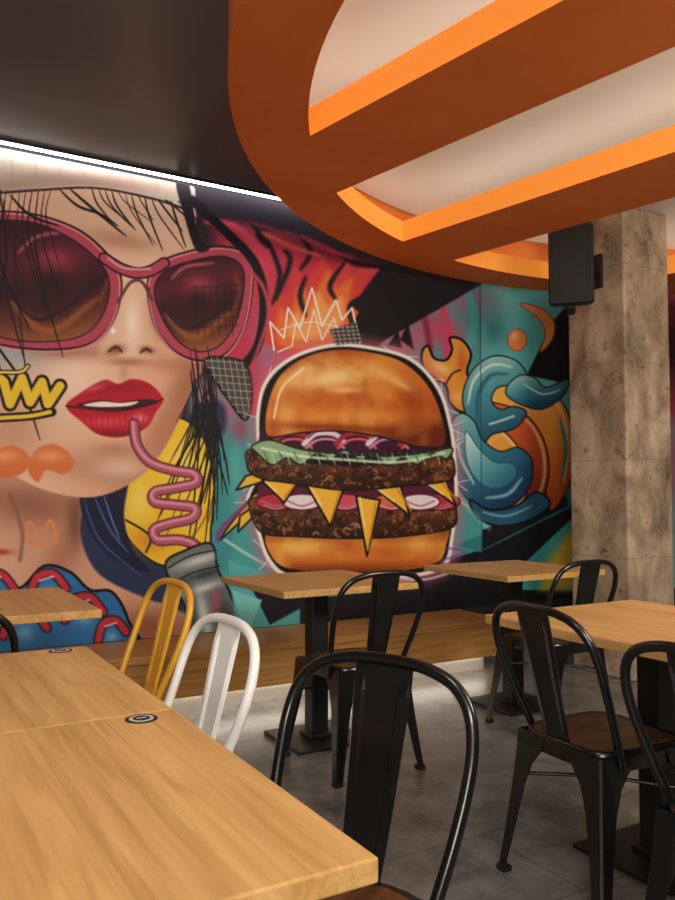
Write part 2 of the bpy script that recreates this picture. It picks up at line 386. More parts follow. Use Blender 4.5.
m = FO([(470, 424), (463, 398), (472, 372), (492, 357), (514, 360), (526, 374), (520, 388), (506, 385), (495, 389), (491, 401), (500, 410), (514, 407), (526, 413), (514, 428), (492, 434), (480, 446)], '#5fa9b2', 2.6)
G(m, (480, 358), (505, 440), [(0, '#a6d6d2'), (.3, '#5aa6ae'), (.65, '#3a7f96'), (1, '#1d4a68')]); S([(468, 404), (474, 380), (492, 365), (512, 367)], 2.6, '#e2f4ee', 1.2, clip=m, taper=True); S([(478, 424), (478, 396), (490, 376), (508, 374)], 3.5, '#28607c', 1.8, clip=m, taper=True); S([(490, 424), (500, 421), (514, 416)], 2, '#c2e4e0', 1, clip=m)
m = FO([(520, 376), (534, 378), (546, 388), (568, 380), (562, 396), (544, 408), (526, 406), (508, 396), (508, 386)], '#4796a4', 2.4)
G(m, (520, 376), (530, 408), [(0, '#9ad2d0'), (.5, '#4492a2'), (1, '#1c4c66')]); S([(524, 384), (542, 394), (560, 390)], 1.6, '#dff2ec', .9, clip=m, taper=True)
m = FO([(452, 424), (462, 414), (474, 422), (482, 440), (500, 452), (518, 448), (531, 460), (530, 484), (512, 505), (484, 508), (464, 494), (452, 464)], '#2f7090', 2.6)
G(m, (456, 420), (510, 510), [(0, '#7cc0c4'), (.35, '#3c88a0'), (.7, '#255c7e'), (1, '#122f4c')])
m = FO([(466, 432), (478, 448), (494, 462), (512, 464), (516, 476), (500, 488), (482, 484), (468, 464)], '#78bcc2', 1.6, '#163a54'); G(m, (470, 440), (505, 488), [(0, '#bfe4e0'), (.5, '#62aab4'), (1, '#2a6884')])
S([(458, 430), (460, 456), (474, 484)], 2.6, '#c4e8e4', 1.3, taper=True); S([(486, 498), (508, 494), (522, 478)], 3, '#8accd0', 1.6, taper=True)
m = FO([(470, 500), (490, 510), (516, 506), (536, 492), (550, 504), (530, 520), (500, 526), (478, 518)], '#255a78', 2.2); S([(482, 512), (506, 516), (532, 506)], 2, '#7cc0c4', 1.2, clip=m, taper=True)
S([(450, 470), (462, 500), (490, 530)], 4, '#9adcd6', 2, a=.6, taper=True)
m = FO([(517+9.5*math.cos(t), 340+11*math.sin(t)) for t in np.linspace(0, 6.28, 12)[:-1]], '#e88e4c', 1.0, '#9a4a2a'); B(514, 336, 4, 4, '#ffd0a0', .9)
FO([(520, 304), (540, 308), (554, 322), (552, 340), (540, 352), (545, 335), (540, 320)], '#e9954e', 1.0, '#8a4020')
S([(480, 282), (482, 560)], 1.2, '#1d4a50', .6, a=.7)
# --- yellow cloud, teal edge right of face
F([(196, 380), (232, 400), (245, 440), (236, 520), (225, 570), (190, 560), (190, 430)], '#3a8f93', soft=3)
B(222, 412, 18, 16, '#d75a7a', .8); B(236, 470, 8, 40, '#63b7b6', .7); B(205, 395, 14, 18, '#e06a7e', .7); B(240, 430, 10, 12, '#b03858', .7)
F([(78, 470), (140, 455), (210, 400), (225, 430), (180, 500), (200, 600), (110, 620), (80, 560)], '#26304f', soft=3)
FO([(118, 500), (132, 470), (146, 446), (176, 418), (202, 436), (214, 478), (211, 528), (206, 556), (165, 566), (136, 548), (122, 525)], '#eec22e', 2)
B(185, 470, 22, 26, '#f8de6a', .8); B(150, 540, 20, 14, '#cc7a24', .7); B(140, 500, 10, 18, '#f4e08a', .6)
S([(126, 520), (150, 536), (146, 552)], 2, '#120d10', .6); S([(190, 540), (204, 520), (210, 500)], 2, '#a66a18', 1)
# --- neck and shoulder
nk = F([(-300, 400), (0, 455), (45, 485), (82, 492), (80, 535), (100, 575), (150, 600), (178, 610), (190, 660), (-300, 660)], '#d09a7a', soft=1.5, save=True)
B(30, 505, 60, 22, '#8e5a44', .85, .1, clip=nk); B(60, 560, 14, 50, '#a76a50', .7, .4, clip=nk); B(0, 570, 30, 40, '#e4b092', .6, clip=nk); B(150, 625, 40, 20, '#8e5238', .8, clip=nk); B(110, 590, 16, 14, '#e0ac8c', .6, clip=nk)
B(75, 520, 8, 30, '#6f4636', .8, clip=nk)
F([(80, 497), (108, 492), (128, 478), (124, 515), (132, 548), (150, 572), (118, 562), (92, 535)], '#161b33', soft=1.2)
S([(84, 500), (100, 540), (140, 575)], 2, '#3c509a', 1, taper=True); S([(95, 498), (110, 530), (128, 552)], 2, '#4a62a8', 1, taper=True); S([(104, 496), (112, 520), (120, 540)], 1.4, '#6f86c8', .8, taper=True)
# --- face
fc = F([(-300, 130), (0, 140), (100, 155), (186, 195), (196, 240), (206, 320), (205, 360), (188, 398), (168, 442), (144, 473), (112, 492), (80, 497), (40, 488), (0, 468), (-60, 440), (-300, 380)], '#dfae90', soft=1, save=True)
G(fc, (0, 300), (210, 420), [(0, '#dcaa8a'), (.45, '#edc2a4'), (.75, '#e2ac8c'), (1, '#a86c50')])
B(105, 470, 60, 16, '#b98064', .8, .15, clip=fc); B(190, 380, 16, 50, '#a06448', .7, .35, clip=fc); B(70, 375, 30, 26, '#f8d8be', .8, clip=fc)
B(130, 210, 60, 20, '#dfb496', .7, .25, clip=fc); B(120, 240, 40, 10, '#b57c60', .7, .2, clip=fc); B(60, 352, 60, 8, '#a9694e', .8, .0, clip=fc); B(180, 365, 30, 8, '#b57658', .7, 0, clip=fc); B(10, 430, 40, 30, '#c58a6c', .7, clip=fc)
B(8, 355, 40, 16, '#9db0b8', .75, .1, clip=fc); B(165, 430, 12, 26, '#b97a5c', .7, .5, clip=fc); B(115, 450, 24, 8, '#b98068', .8, clip=fc); B(120, 468, 26, 9, '#efcdb6', .7, clip=fc)
# nose
F([(128, 275), (118, 305), (100, 335), (100, 350), (112, 358), (128, 362), (146, 358), (160, 350), (158, 335), (146, 310), (142, 280)], '#e8bc9f', soft=5, clip=fc)
B(104, 322, 7, 28, '#b5785a', .8, .35, clip=fc); B(155, 325, 7, 24, '#c08566', .6, -.3, clip=fc); B(132, 322, 8, 22, '#fbe4d0', .9, clip=fc); B(130, 345, 9, 7, '#f7d7c0', .8, clip=fc)
B(116, 350, 10, 5, '#8a4c38', .8, -.3, clip=fc); B(148, 350, 8, 4, '#8a4c38', .8, .2, clip=fc)
S([(108, 352), (116, 347), (122, 352)], 3.2, '#4a221a', 1.2, taper=True); S([(140, 353), (146, 349), (152, 352)], 3, '#4a221a', 1.2, taper=True); B(128, 362, 20, 4, '#a5664c', .8)
B(113, 331, 2.6, 2.6, '#ffffff', 1); B(124, 372, 5, 8, '#c08a6c', .6)
# lips
lp = F([(66, 406), (82, 392), (104, 380), (118, 384), (132, 379), (150, 384), (163, 399), (156, 412), (146, 428), (122, 437), (98, 434), (82, 422)], '#b8162a', save=True)
B(115, 388, 38, 5, '#86101e', .6, clip=lp); B(108, 422, 26, 5, '#e0485a', .9, clip=lp); B(140, 418, 8, 5, '#f08a92', .8, clip=lp); B(95, 388, 12, 3, '#dc5060', .9, -.3, clip=lp); B(115, 434, 36, 4, '#7a0c1a', .8, clip=lp)
for k in range(12): S([(84+k*6, 414), (86+k*5.6, 430)], .9, '#8a0e20', .8, clip=lp, a=.5)
F([(76, 405), (100, 400), (120, 402), (145, 399), (158, 402), (135, 409), (110, 410), (90, 408)], '#3a0a10'); F([(84, 405), (102, 401.5), (120, 403), (138, 401.5), (128, 406), (100, 407)], '#f2e6dc', soft=.6)
S([(66, 406), (90, 409), (118, 411), (148, 405), (163, 399)], 1.5, '#2a060a')
# glasses
pk = '#b4445a'
for outer, inner in (([(-70, 232), (-20, 214), (30, 214), (78, 230), (110, 258), (121, 282), (114, 318), (92, 343), (52, 350), (0, 345), (-70, 325)], [(-60, 240), (-15, 223), (32, 223), (72, 240), (101, 265), (109, 287), (102, 315), (82, 335), (46, 341), (2, 337), (-60, 315)]),
                     ([(148, 285), (158, 264), (188, 252), (222, 247), (249, 256), (252, 286), (244, 328), (226, 354), (200, 361), (174, 351), (155, 325)], [(155, 290), (166, 271), (194, 261), (222, 257), (241, 266), (243, 290), (235, 323), (219, 345), (199, 351), (180, 342), (163, 318)])):
    FO(outer, pk, 3); q = catmull(outer, 6, True)
    S([(p[0]*.985+.015*np.mean([o[0] for o in outer]), p[1]+1.5) for p in q], 1.8, '#e88a94', .8)
    ln = FO(inner, '#4a1520', 2.6)
    y0 = min(p[1] for p in inner); y1 = max(p[1] for p in inner); xc = np.mean([p[0] for p in inner if p[0] > -40])
    G(ln, (xc-10, y0), (xc+8, y1), [(0, '#3a101c'), (.3, '#62202f'), (.55, '#32101a'), (.78, '#6e3222'), (1, '#a86434')])
    w = 1 if xc > 120 else 1.35
    B(xc-6*w, y0+42*w, 27*w, 30*w, '#1e080d', .95, clip=ln); B(xc-5*w, y0+34*w, 20*w, 19*w, '#7c2234', .95, clip=ln); B(xc-3*w, y0+28*w, 13*w, 9*w, '#b8485a', .75, clip=ln); B(xc-5*w, y0+44*w, 13*w, 12*w, '#240a12', .9, clip=ln)
    S([(xc-36*w, y0+58*w), (xc-8*w, y0+80*w), (xc+28*w, y0+56*w)], 7, '#a8622e', 3, clip=ln, a=.75, taper=True)
    S([(xc-40*w, y0+46*w), (xc-14*w, y0+72*w), (xc+30*w, y0+44*w)], 2.5, '#180609', 1.2, clip=ln, a=.8, taper=True)
    S([(xc-30*w, y0+22*w), (xc-16*w, y0+10*w), (xc+12*w, y0+6*w)], 3, '#d8687a', 1.5, clip=ln, a=.8, taper=True)
    S([(xc+34*w, y0+18*w), (xc+38*w, y0+36*w), (xc+30*w, y0+58*w)], 4, '#9a4a2c', 2.5, clip=ln, a=.7, taper=True)
S([(104, 258), (120, 268), (136, 273), (150, 271), (164, 263)], 12, '#160b0f'); S([(104, 258), (120, 268), (136, 273), (150, 271), (164, 263)], 8.5, pk); S([(108, 258), (124, 268), (150, 269)], 2, '#f0a0a8', 1)
S([(118, 302), (130, 283), (142, 282), (152, 300)], 3, '#6c2c38', .8)
for k in range(6): S([(196+k*7, 285), (198+k*7, 335)], .7, '#1a080c', .5, a=.8); S([(192, 288+k*8), (240, 285+k*8)], .7, '#1a080c', .5, a=.8)
# hat brim
ht = F([(-300, 100), (0, 132), (90, 146), (186, 178), (188, 208), (150, 196), (95, 186), (40, 188), (0, 194), (-300, 210)], '#cdbca9', soft=1, save=True)
B(90, 182, 90, 9, '#a07a68', .85, .08, clip=ht); B(0, 186, 60, 8, '#a8846f', .8, -.05, clip=ht); B(40, 158, 60, 8, '#e4d8c8', .8, .1, clip=ht); S([(-40, 196), (40, 190), (95, 188), (150, 198), (188, 210)], 2.4, '#2c1a1a')
for k in range(7): S([(10+k*24, 150+k*3.2), (14+k*24, 186+k*.8)], 1.6, '#a88c78', 2, a=.5)
F([(176, 182), (188, 180), (198, 235), (210, 248), (196, 250), (184, 215)], '#1c1214', soft=1)
# hair strands: long curved locks falling from under the hat
rs = random.Random(5)
for k in range(15):
    x = -36+k*6.2; l = rs.uniform(50, 130) if k % 3 else rs.uniform(150, 235); s = rs.uniform(6, 26)
    S([(x, 190), (x-6+s*.1, 190+l*.3), (x-2+s*.4, 190+l*.65), (x+s, 190+l)], rs.uniform(1., 2.4), '#1a1012', .5, taper=True)
for q in ([(0, 190), (6, 260), (-8, 330), (20, 380), (40, 440)], [(5, 200), (0, 260), (30, 330)], [(10, 195), (30, 215), (60, 226)], [(60, 190), (78, 206), (100, 214), (118, 226)], [(70, 189), (92, 208), (126, 236)]): S(q, 2.6, '#150c0f', .6, taper=True)
for k in range(15):
    x = 92+k*6.6; l = rs.uniform(28, 60); s = rs.uniform(14, 34)
    S([(x, 188+(x-90)*.16), (x+s*.25, 190+l*.45), (x+s, 192+l)], rs.uniform(.9, 2.2), '#20140f', .5, taper=True)
for k in range(34):
    x = rs.uniform(190, 214); y = rs.uniform(345, 395); l = rs.uniform(60, 170); s = rs.uniform(-44, 34)
    S([(x, y), (x+s*.1+5, y+l*.35), (x+s*.6+4, y+l*.7), (x+s, y+l)], rs.uniform(.8, 2.2), '#120c10', .5, taper=True)
# black sweep right of the glasses
S([(192, 200), (226, 232), (254, 262), (264, 300), (258, 345), (238, 372), (225, 390)], 9, '#120d12', 1); S([(240, 262), (262, 285), (268, 318), (250, 370)], 4, '#c9475c', 1.5, taper=True)
g_ = FO([(205, 362), (225, 358), (246, 365), (252, 395), (246, 420), (230, 402)], '#4a4642', 2.5)
for k in range(8): S([(205+k*6, 355), (215+k*6, 420)], .9, '#b5ada0', .5, clip=g_, a=.8); S([(200, 360+k*7), (256, 364+k*7)], .9, '#b5ada0', .5, clip=g_, a=.8)
# cheek doodles
q = [(-30, 395), (-12, 368), (4, 382), (10, 404), (22, 378), (30, 402), (42, 382), (48, 404), (60, 386)]
S(q, 15, '#120d10', sm=0); S(q, 9, '#edc730', .8, sm=0)
S([(-30, 420), (0, 418), (30, 416), (52, 412)], 9, '#120d10'); S([(-30, 420), (0, 418), (30, 416), (50, 412)], 4, '#edc730')
S([(-5, 372), (20, 372), (28, 366)], 5, '#120d10'); S([(-5, 372), (20, 372), (28, 366)], 2.4, '#f3da60')
for q in ([(-30, 470), (-10, 452), (14, 446), (30, 458), (24, 472), (4, 478)], [(28, 470), (34, 452), (50, 444), (66, 450), (74, 464), (64, 474), (46, 470), (38, 482)]):
    F(q, '#d9713c', soft=1.2); B(np.mean([p[0] for p in q]), 456, 14, 6, '#f4ab72', .8)
S([(26, 540), (30, 522), (42, 536), (50, 520), (56, 540), (40, 545), (26, 540)], 4, '#e08a5a', 1, a=.8)
S([(10, 495), (22, 530), (20, 560)], 3, '#8e5a44', 2); B(0, 552, 12, 3, '#b02a28', .9)
# red and blue lumps
FO([(-60, 580), (-20, 562), (0, 575), (20, 588), (44, 566), (70, 572), (90, 590), (112, 592), (128, 620), (130, 660), (-60, 660)], '#2f6fa8', 3)
for cx_, cy_, r in ((-5, 590, 20), (48, 588, 18), (84, 612, 19), (25, 628, 22), (112, 632, 14), (-25, 630, 20)):
    S([(cx_-r, cy_+8), (cx_-r*.6, cy_-r*.6), (cx_+r*.3, cy_-r*.8), (cx_+r, cy_)], 10, '#120d12', 1); S([(cx_-r, cy_+8), (cx_-r*.6, cy_-r*.6), (cx_+r*.3, cy_-r*.8), (cx_+r, cy_)], 7, '#c23040', 1)
    B(cx_, cy_+5, r*.45, r*.4, '#7fb6dc', .8)
    S([(cx_-r*.5, cy_-r*.4), (cx_+r*.3, cy_-r*.65)], 1.6, '#f2c9c4', .7)
# --- straw and bottle
st = [(134, 424), (137, 445), (150, 462), (172, 470), (194, 474), (196, 483), (175, 488), (155, 492), (155, 502), (176, 505), (195, 508), (192, 518), (168, 524), (154, 530), (158, 540), (180, 540), (196, 546), (200, 560)]
S(st, 11, '#4a1426', .8); S(st, 8.5, '#b0566e', .8); S([(p[0]-1, p[1]-1.5) for p in st], 2.6, '#e29aa6', 1.2)
bt = FO([(166, 562), (186, 550), (206, 543), (214, 548), (218, 570), (232, 598), (250, 660), (190, 660), (186, 610), (172, 585)], '#67706f', 2.4)
B(200, 560, 26, 5, '#cfd2cc', .9, -.3, clip=bt); B(203, 575, 24, 3.5, '#2c3236', .9, -.3, clip=bt); B(206, 587, 22, 4, '#dfe2dc', .8, -.3, clip=bt); B(205, 620, 6, 30, '#e8ece8', .8, -.25, clip=bt); B(228, 625, 7, 30, '#2a3a44', .9, -.25, clip=bt); B(192, 620, 5, 30, '#3d4a50', .9, clip=bt); B(216, 602, 5, 12, '#b84a56', .7, clip=bt)
S([(168, 568), (190, 556), (216, 550)], 1.6, '#1a1c20'); S([(174, 582), (195, 572), (219, 566)], 1.6, '#1a1c20')
# teal shards at the bottom
F([(228, 560), (262, 572), (400, 596), (300, 640), (240, 660)], '#58aeb0', sm=0, soft=1); F([(250, 585), (330, 592), (270, 625)], '#1c1a22', sm=0, soft=1); F([(232, 590), (262, 600), (245, 640)], '#7ccac6', sm=0)
F([(300, 600), (430, 585), (470, 660), (300, 660)], '#211c26', sm=0); S([(225, 540), (270, 566), (330, 580)], 3, '#f0f0ec', 1, a=.6)
# --- burger
halo = [(258, 470), (256, 420), (264, 382), (290, 357), (330, 344), (370, 346), (412, 358), (440, 388), (452, 425), (456, 455), (458, 500), (454, 535), (446, 566), (410, 578), (350, 580), (290, 578), (268, 562), (256, 530), (246, 500)]
F([(p[0]+(p[0]-352)*.05, p[1]+(p[1]-460)*.05) for p in halo], '#d66a80', soft=8, a=.7)
rs = random.Random(9)
for k in range(60):
    i = rs.randrange(len(halo)); p = halo[i]; q = halo[(i+1) % len(halo)]; t = rs.random(); x = p[0]+(q[0]-p[0])*t; y = p[1]+(q[1]-p[1])*t
    a = rs.uniform(0, 6.28); S([(x, y), (x+12*math.cos(a), y+12*math.sin(a))], 1, '#f2efe8', .5, a=.7)
F(halo, '#f0ece2'); F([(p[0]-(p[0]-352)*.035, p[1]-(p[1]-460)*.03) for p in halo], '#120c10')
# cheese spikes left
for q in ([(268, 470), (246, 476), (236, 490), (262, 482)], [(276, 478), (252, 496), (226, 530), (220, 540), (240, 522), (262, 500)], [(262, 500), (240, 516), (238, 532), (256, 514)]):
    FO(q, '#e8b93a', 2, sm=0)
S([(246, 505), (222, 528), (218, 540)], 4, '#8a3a7a', 1.5)
# bottom bun
bb_ = FO([(266, 534), (300, 528), (350, 532), (400, 530), (446, 526), (446, 545), (438, 562), (405, 570), (352, 572), (305, 571), (276, 562)], '#d9822e', 3)
G(bb_, (0, 530), (0, 573), [(0, '#8a3e14'), (.35, '#dc8a34'), (.7, '#cf6f26'), (1, '#742c0e')])
tex(bb_, 22, 4, .45, .8, '#f0b254', .7); B(300, 548, 22, 8, '#f6c468', .8, clip=bb_); B(380, 552, 30, 7, '#c2551e', .6, clip=bb_); B(420, 545, 14, 8, '#f2b458', .7, clip=bb_); B(350, 544, 14, 7, '#b8481a', .6, clip=bb_)
# patties
def patty(pts, sd):
    m_ = FO(pts, '#5a3018', 2.6); y0, y1 = min(p[1] for p in pts), max(p[1] for p in pts)
    G(m_, (0, y0), (0, y1), [(0, '#7a4a2a'), (.5, '#56301b'), (1, '#2a140c')])
    tex(m_, 5, sd, .5, .7, '#25110a', .8); tex(m_, 4.2, sd+7, .6, .78, '#a06a3e', .75)
    r_s = random.Random(sd)
    for k in range(46):
        x = r_s.uniform(252, 452); y = r_s.uniform(y0+8, y1-4); S([(x-3, y+1), (x, y-1.5), (x+3, y+.5)], 1.3, r_s.choice(['#c08a58', '#1c0c08', '#8a5430']), .7, clip=m_, a=.8)
patty([(250, 508), (256, 498), (300, 504), (352, 508), (410, 506), (450, 498), (456, 512), (450, 528), (400, 536), (350, 538), (300, 536), (262, 532)], 21)
# filling between
F([(258, 484), (350, 490), (452, 482), (454, 502), (350, 512), (256, 502)], '#5a1a38', sm=0, soft=1.5)
for x, c in ((345, '#d2505e'), (276, '#b8343f'), (440, '#b8343f'), (392, '#dc6a4a'), (302, '#e9dfe2'), (420, '#eadfe6')):
    FO([(x+20*math.cos(t), 502+8*math.sin(t)) for t in np.linspace(0, 6.28, 12)[:-1]], c, 1.6, '#5a1030'); S([(x-14, 501), (x, 506), (x+14, 501)], 1.6, '#b86a92', .8); S([(x-12, 505), (x, 509), (x+12, 505)], 1, '#ffffff', .6, a=.5)
for q in ([(262, 480), (298, 482), (284, 503)], [(306, 484), (344, 488), (330, 526)], [(372, 486), (400, 484), (410, 516)], [(424, 482), (446, 480), (456, 506)], [(356, 496), (380, 500), (367, 556)]):
    FO(q, '#f4ba3c', 2.2, sm=0); S([(q[0][0]+4, q[0][1]+2), ((q[0][0]+q[2][0])/2+3, (q[0][1]+q[2][1])/2)], 2, '#fbe08a', 1); S([(q[1][0]-4, q[1][1]+3), (q[2][0]+1, q[2][1]-6)], 2, '#d08a24', 1)
# upper patty
patty([(247, 462), (252, 450), (300, 462), (352, 466), (410, 464), (446, 456), (454, 466), (448, 480), (400, 486), (350, 490), (300, 484), (256, 476)], 33)
# onion, tomato + lettuce
F([(262, 428), (350, 422), (442, 430), (448, 452), (350, 456), (256, 450)], '#3c1430', sm=0, soft=1.5)
for k in range(5):
    x = 292+k*32; S([(x-20, 444), (x-8, 434), (x+10, 434), (x+20, 442)], 5, '#a82c3a' if k % 2 == 0 else '#e4d6e0', 1); S([(x-18, 448), (x-6, 440), (x+10, 440), (x+20, 448)], 2.4, '#c890b8' if k % 2 else '#e0606a', .8)
    S([(x-16, 438), (x-4, 430), (x+12, 431)], 1.4, '#7a2a5a', .7)
lt = [(252, 446)]
for k in range(14): lt.append((258+k*14.5, 454+(8 if k % 2 else 0)+4*math.sin(k*.8)))
lt += [(452, 448), (430, 452), (390, 456), (340, 454), (300, 449), (270, 440)]
FO(lt, '#8fb488', 1.8, '#1a2a1c'); S([(262, 448), (300, 456), (350, 460), (400, 462), (444, 453)], 2.5, '#d8ead0', 1.2)
for k in range(12): S([(264+k*15, 452), (268+k*15, 460)], 1.3, '#2f5f42', .8, a=.8); S([(272+k*15, 454), (275+k*15, 464)], 1.3, '#cfe6c8', .8, a=.7)
# top bun
tb = FO([(266, 432), (268, 404), (280, 376), (304, 358), (335, 350), (368, 352), (402, 362), (428, 386), (442, 418), (444, 444), (420, 446), (380, 436), (340, 430), (300, 432), (276, 436)], '#d67a2a', 3.4)
G(tb, (340, 350), (360, 446), [(0, '#a84c18'), (.18, '#dd8a36'), (.5, '#d8782a'), (.8, '#c0581e'), (1, '#6a280e')])
tex(tb, 26, 51, .45, .8, '#f0aa50', .6); tex(tb, 16, 61, .55, .85, '#9c3e16', .55)
B(330, 378, 36, 10, '#fbdc98', .9, -.12, clip=tb); B(298, 374, 18, 7, '#f6c878', .8, -.6, clip=tb); B(414, 404, 16, 32, '#96380f', .6, -.4, clip=tb); B(385, 374, 24, 7, '#f2bc68', .7, .4, clip=tb)
B(350, 416, 60, 7, '#e8a050', .6, clip=tb); B(285, 412, 9, 16, '#f0b060', .7, clip=tb); B(335, 400, 40, 8, '#c4601e', .7, .1, clip=tb); B(340, 428, 70, 4, '#70280c', .7, .05, clip=tb)
S([(274, 418), (282, 388), (304, 368)], 2, '#fbe6b4', 1, clip=tb); B(345, 390, 14, 3, '#f8d090', .7, clip=tb); B(400, 384, 12, 3, '#f8d090', .6, .5, clip=tb)
# white crown
cr = [(274, 350), (270, 322), (284, 338), (288, 308), (300, 328), (312, 288), (322, 326), (336, 300), (342, 320), (352, 308), (360, 342)]
S(cr, 1.8, '#f6f2ea', .6, sm=0); S([(278, 352), (292, 346), (296, 322), (306, 342), (314, 310), (322, 340), (334, 318), (340, 340)], 1.2, '#f6f2ea', .6, sm=0); S([(280, 330), (310, 322), (350, 330)], .9, '#f6f2ea', .5)
g2 = F([(330, 330), (356, 322), (362, 342), (336, 345)], '#8c8480', sm=0, save=True)
for k in range(7): S([(328+k*5, 318), (334+k*5, 348)], 1, '#1d1a1c', .5, clip=g2); S([(326, 322+k*4), (366, 320+k*4)], 1, '#1d1a1c', .5, clip=g2)
# purple drips
S([(446, 548), (466, 552), (440, 562), (470, 566)], 2, '#7a4a9a', 1, a=.8); S([(380, 574), (420, 580), (452, 572)], 2, '#d8c8e6', 1)

IMG = np.clip(np.nan_to_num(IMG), 0, 1)
LINC = np.where(IMG <= .04045, IMG/12.92, ((IMG+.055)/1.055)**2.4).astype(np.float32)
me = bpy.data.meshes.new('wall_mural')
co = np.stack([XX, np.full_like(XX, YM), ZZ], -1).reshape(-1, 3).astype(np.float32)
idx = np.arange(nz*nx).reshape(nz, nx)
quads = np.stack([idx[:-1, :-1], idx[1:, :-1], idx[1:, 1:], idx[:-1, 1:]], -1).reshape(-1, 4)
me.vertices.add(len(co)); me.vertices.foreach_set('co', co.ravel())
me.loops.add(quads.size); me.loops.foreach_set('vertex_index', quads.ravel().astype(np.int32))
me.polygons.add(len(quads)); me.polygons.foreach_set('loop_start', np.arange(0, quads.size, 4, dtype=np.int32))
me.update(calc_edges=True)
ca = me.color_attributes.new('paint', 'FLOAT_COLOR', 'POINT')
rgba = np.concatenate([LINC.reshape(-1, 3), np.ones((nz*nx, 1), np.float32)], 1); ca.data.foreach_set('color', rgba.ravel())
mm = bpy.data.materials.new('mural_paint'); mm.use_nodes = True; nt = mm.node_tree
at = nt.nodes.new('ShaderNodeAttribute'); at.attribute_name = 'paint'; bs = nt.nodes['Principled BSDF']
nt.links.new(at.outputs['Color'], bs.inputs['Base Color']); bs.inputs['Roughness'].default_value = .6; bs.inputs['Specular IOR Level'].default_value = .25
me.materials.append(mm); obj('wall_mural', me)

# ------------------------------------------------------------------ chairs
def chair_mesh(name, frame, seat):
    b = MB()
    def sup(hw_f, hw_b, hd, z, n=40, e=5):
        r = []
        for k in range(n):
            a = 2*math.pi*k/n; c, s = math.cos(a), math.sin(a)
            x = math.copysign(abs(c)**(2/e), c); y = math.copysign(abs(s)**(2/e), s)
            hw = hw_b+(hw_f-hw_b)*(y+1)/2; r.append((x*hw, y*hd, z))
        return r
    b.loft([sup(.186, .172, .182, .395), sup(.188, .174, .184, .435), sup(.186, .172, .182, .447), sup(.178, .165, .175, .452), sup(.168, .155, .165, .449)], 0, True, False)
    b.loft([sup(.168, .155, .165, .449), sup(.13, .12, .13, .4455), sup(.02, .02, .02, .4445)], 1, True, True)
    b.loft([sup(.186, .172, .182, .395), sup(.17, .16, .17, .40)], 0, True, True)
    for sx in (-1, 1):
        for sy in (-1, 1):
            rings = []
            for z, a in ((.44, .125), (.40, .115), (.35, .078), (.28, .058), (.18, .046), (.08, .038), (.012, .032)):
                t = (.44-z)/.44; wx = (.187 if sy > 0 else .174)+.045*t**1.25; wy = .184+.05*t**1.25; th = .005
                X, Y = sx*wx, sy*wy
                rings.append([(X-sx*.006, Y, z), (X-sx*a, Y, z), (X-sx*a, Y-sy*th, z), (X-sx*th*1.5, Y-sy*th*1.5, z), (X-sx*th, Y-sy*a, z), (X, Y-sy*a, z), (X, Y-sy*.006, z)])
            b.loft(rings, 0, False, True)
            b.box((sx*(wx-.015), sy*(wy-.015), .009), (.036, .036, .018), 2, .004)
    for s in (-1, 1): b.tube([(s*.185, .185, .30), (0, 0, .315), (-s*.175, -.185, .30)], .006, 8, 0)
    half = [(.174, -.105, .405), (.186, -.13, .47), (.201, -.165, .555), (.211, -.20, .64), (.212, -.226, .712), (.196, -.245, .772), (.158, -.258, .812), (.10, -.266, .832), (.04, -.27, .838)]
    path = catmull(half+[(-p[0], p[1], p[2]) for p in half[::-1]], 5)
    b.tube(path, .0125, 12, 0)
    sec = [(-1, 0), (-.9, .007), (-.66, .007), (-.56, 0), (.56, 0), (.66, .007), (.9, .007), (1, 0)]
    rings = []
    for i in range(15):
        t = i/14; z = .44+.392*t; y = -.168-.10*t**.85; hw = .045+.021*min(1, t*1.15)
        k = 0. if (t < .12 or t > .9) else 1
        fr = [(sx*hw, y+dz*k, z) for sx, dz in sec]; bk = [(sx*hw, y+dz*k-.004, z) for sx, dz in sec[::-1]]
        rings.append(fr+bk)
    b.loft(rings, 0, False, True)
    return b.mesh(name, [frame, seat, M_rub])
CH = chair_mesh('dining_chair_black', M_blk, M_seatwood); CW = chair_mesh('dining_chair_white', M_white, M_white); CYL = chair_mesh('dining_chair_yellow', M_yel, M_yel)
def chair(me, bx, by, ang):
    a = math.radians(ang); fx, fy = math.sin(a), math.cos(a)
    return obj('dining_chair', me, (bx+fx*.27, by+fy*.27, .0005), -a)
chair(CH, .905, 1.36, -115)
chair(CH, 1.84, 2.75, 0)
chair(CH, 1.67, 1.74, 93)
chair(CH, 1.515, 1.10, 90)
chair(CH, 2.965, 2.69, 0)
chair(CH, .17, 2.50, 0)
chair(CW, .825, 1.97, -92)
chair(CYL, .985, 2.88, -94)

# ------------------------------------------------------------------ tables
def table_mesh(name, sx, sy, disc=None):
    b = MB()
    b.box((0, 0, .735), (sx, sy, .03), 0, .003)
    b.box((0, 0, .712), (.36, .36, .012), 1, .003)
    b.box((0, 0, .362), (.085, .085, .70), 1, .006)
    b.box((0, 0, .008), (.38, .38, .014), 1, .004)
    b.box((0, 0, .024), (.12, .12, .018), 1, .004)
    if disc:
        x, y = disc; b.cyl((x, y, .7502), .030, .0012, 1); b.cyl((x, y, .7515), .023, .0004, 2); b.cyl((x, y, .752), .016, .0004, 1); b.box((x, y, .7526), (.018, .004, .0004), 2)
    return b.mesh(name, [M_oak, M_blkm, M_plinth])
T1 = table_mesh('dining_table', .77, .738, (.31, .33)); T2 = table_mesh('dining_table', .70, .70)
obj('dining_table', T1, (.142, 1.174, 0)); obj('dining_table', T1, (.142, 1.9135, 0))
T3 = table_mesh('dining_table', .75, .80); T4 = table_mesh('dining_table', .70, .78)
obj('dining_table', T3, (2.225, 1.755, 0)); obj('dining_table', T3, (2.225, .952, 0))
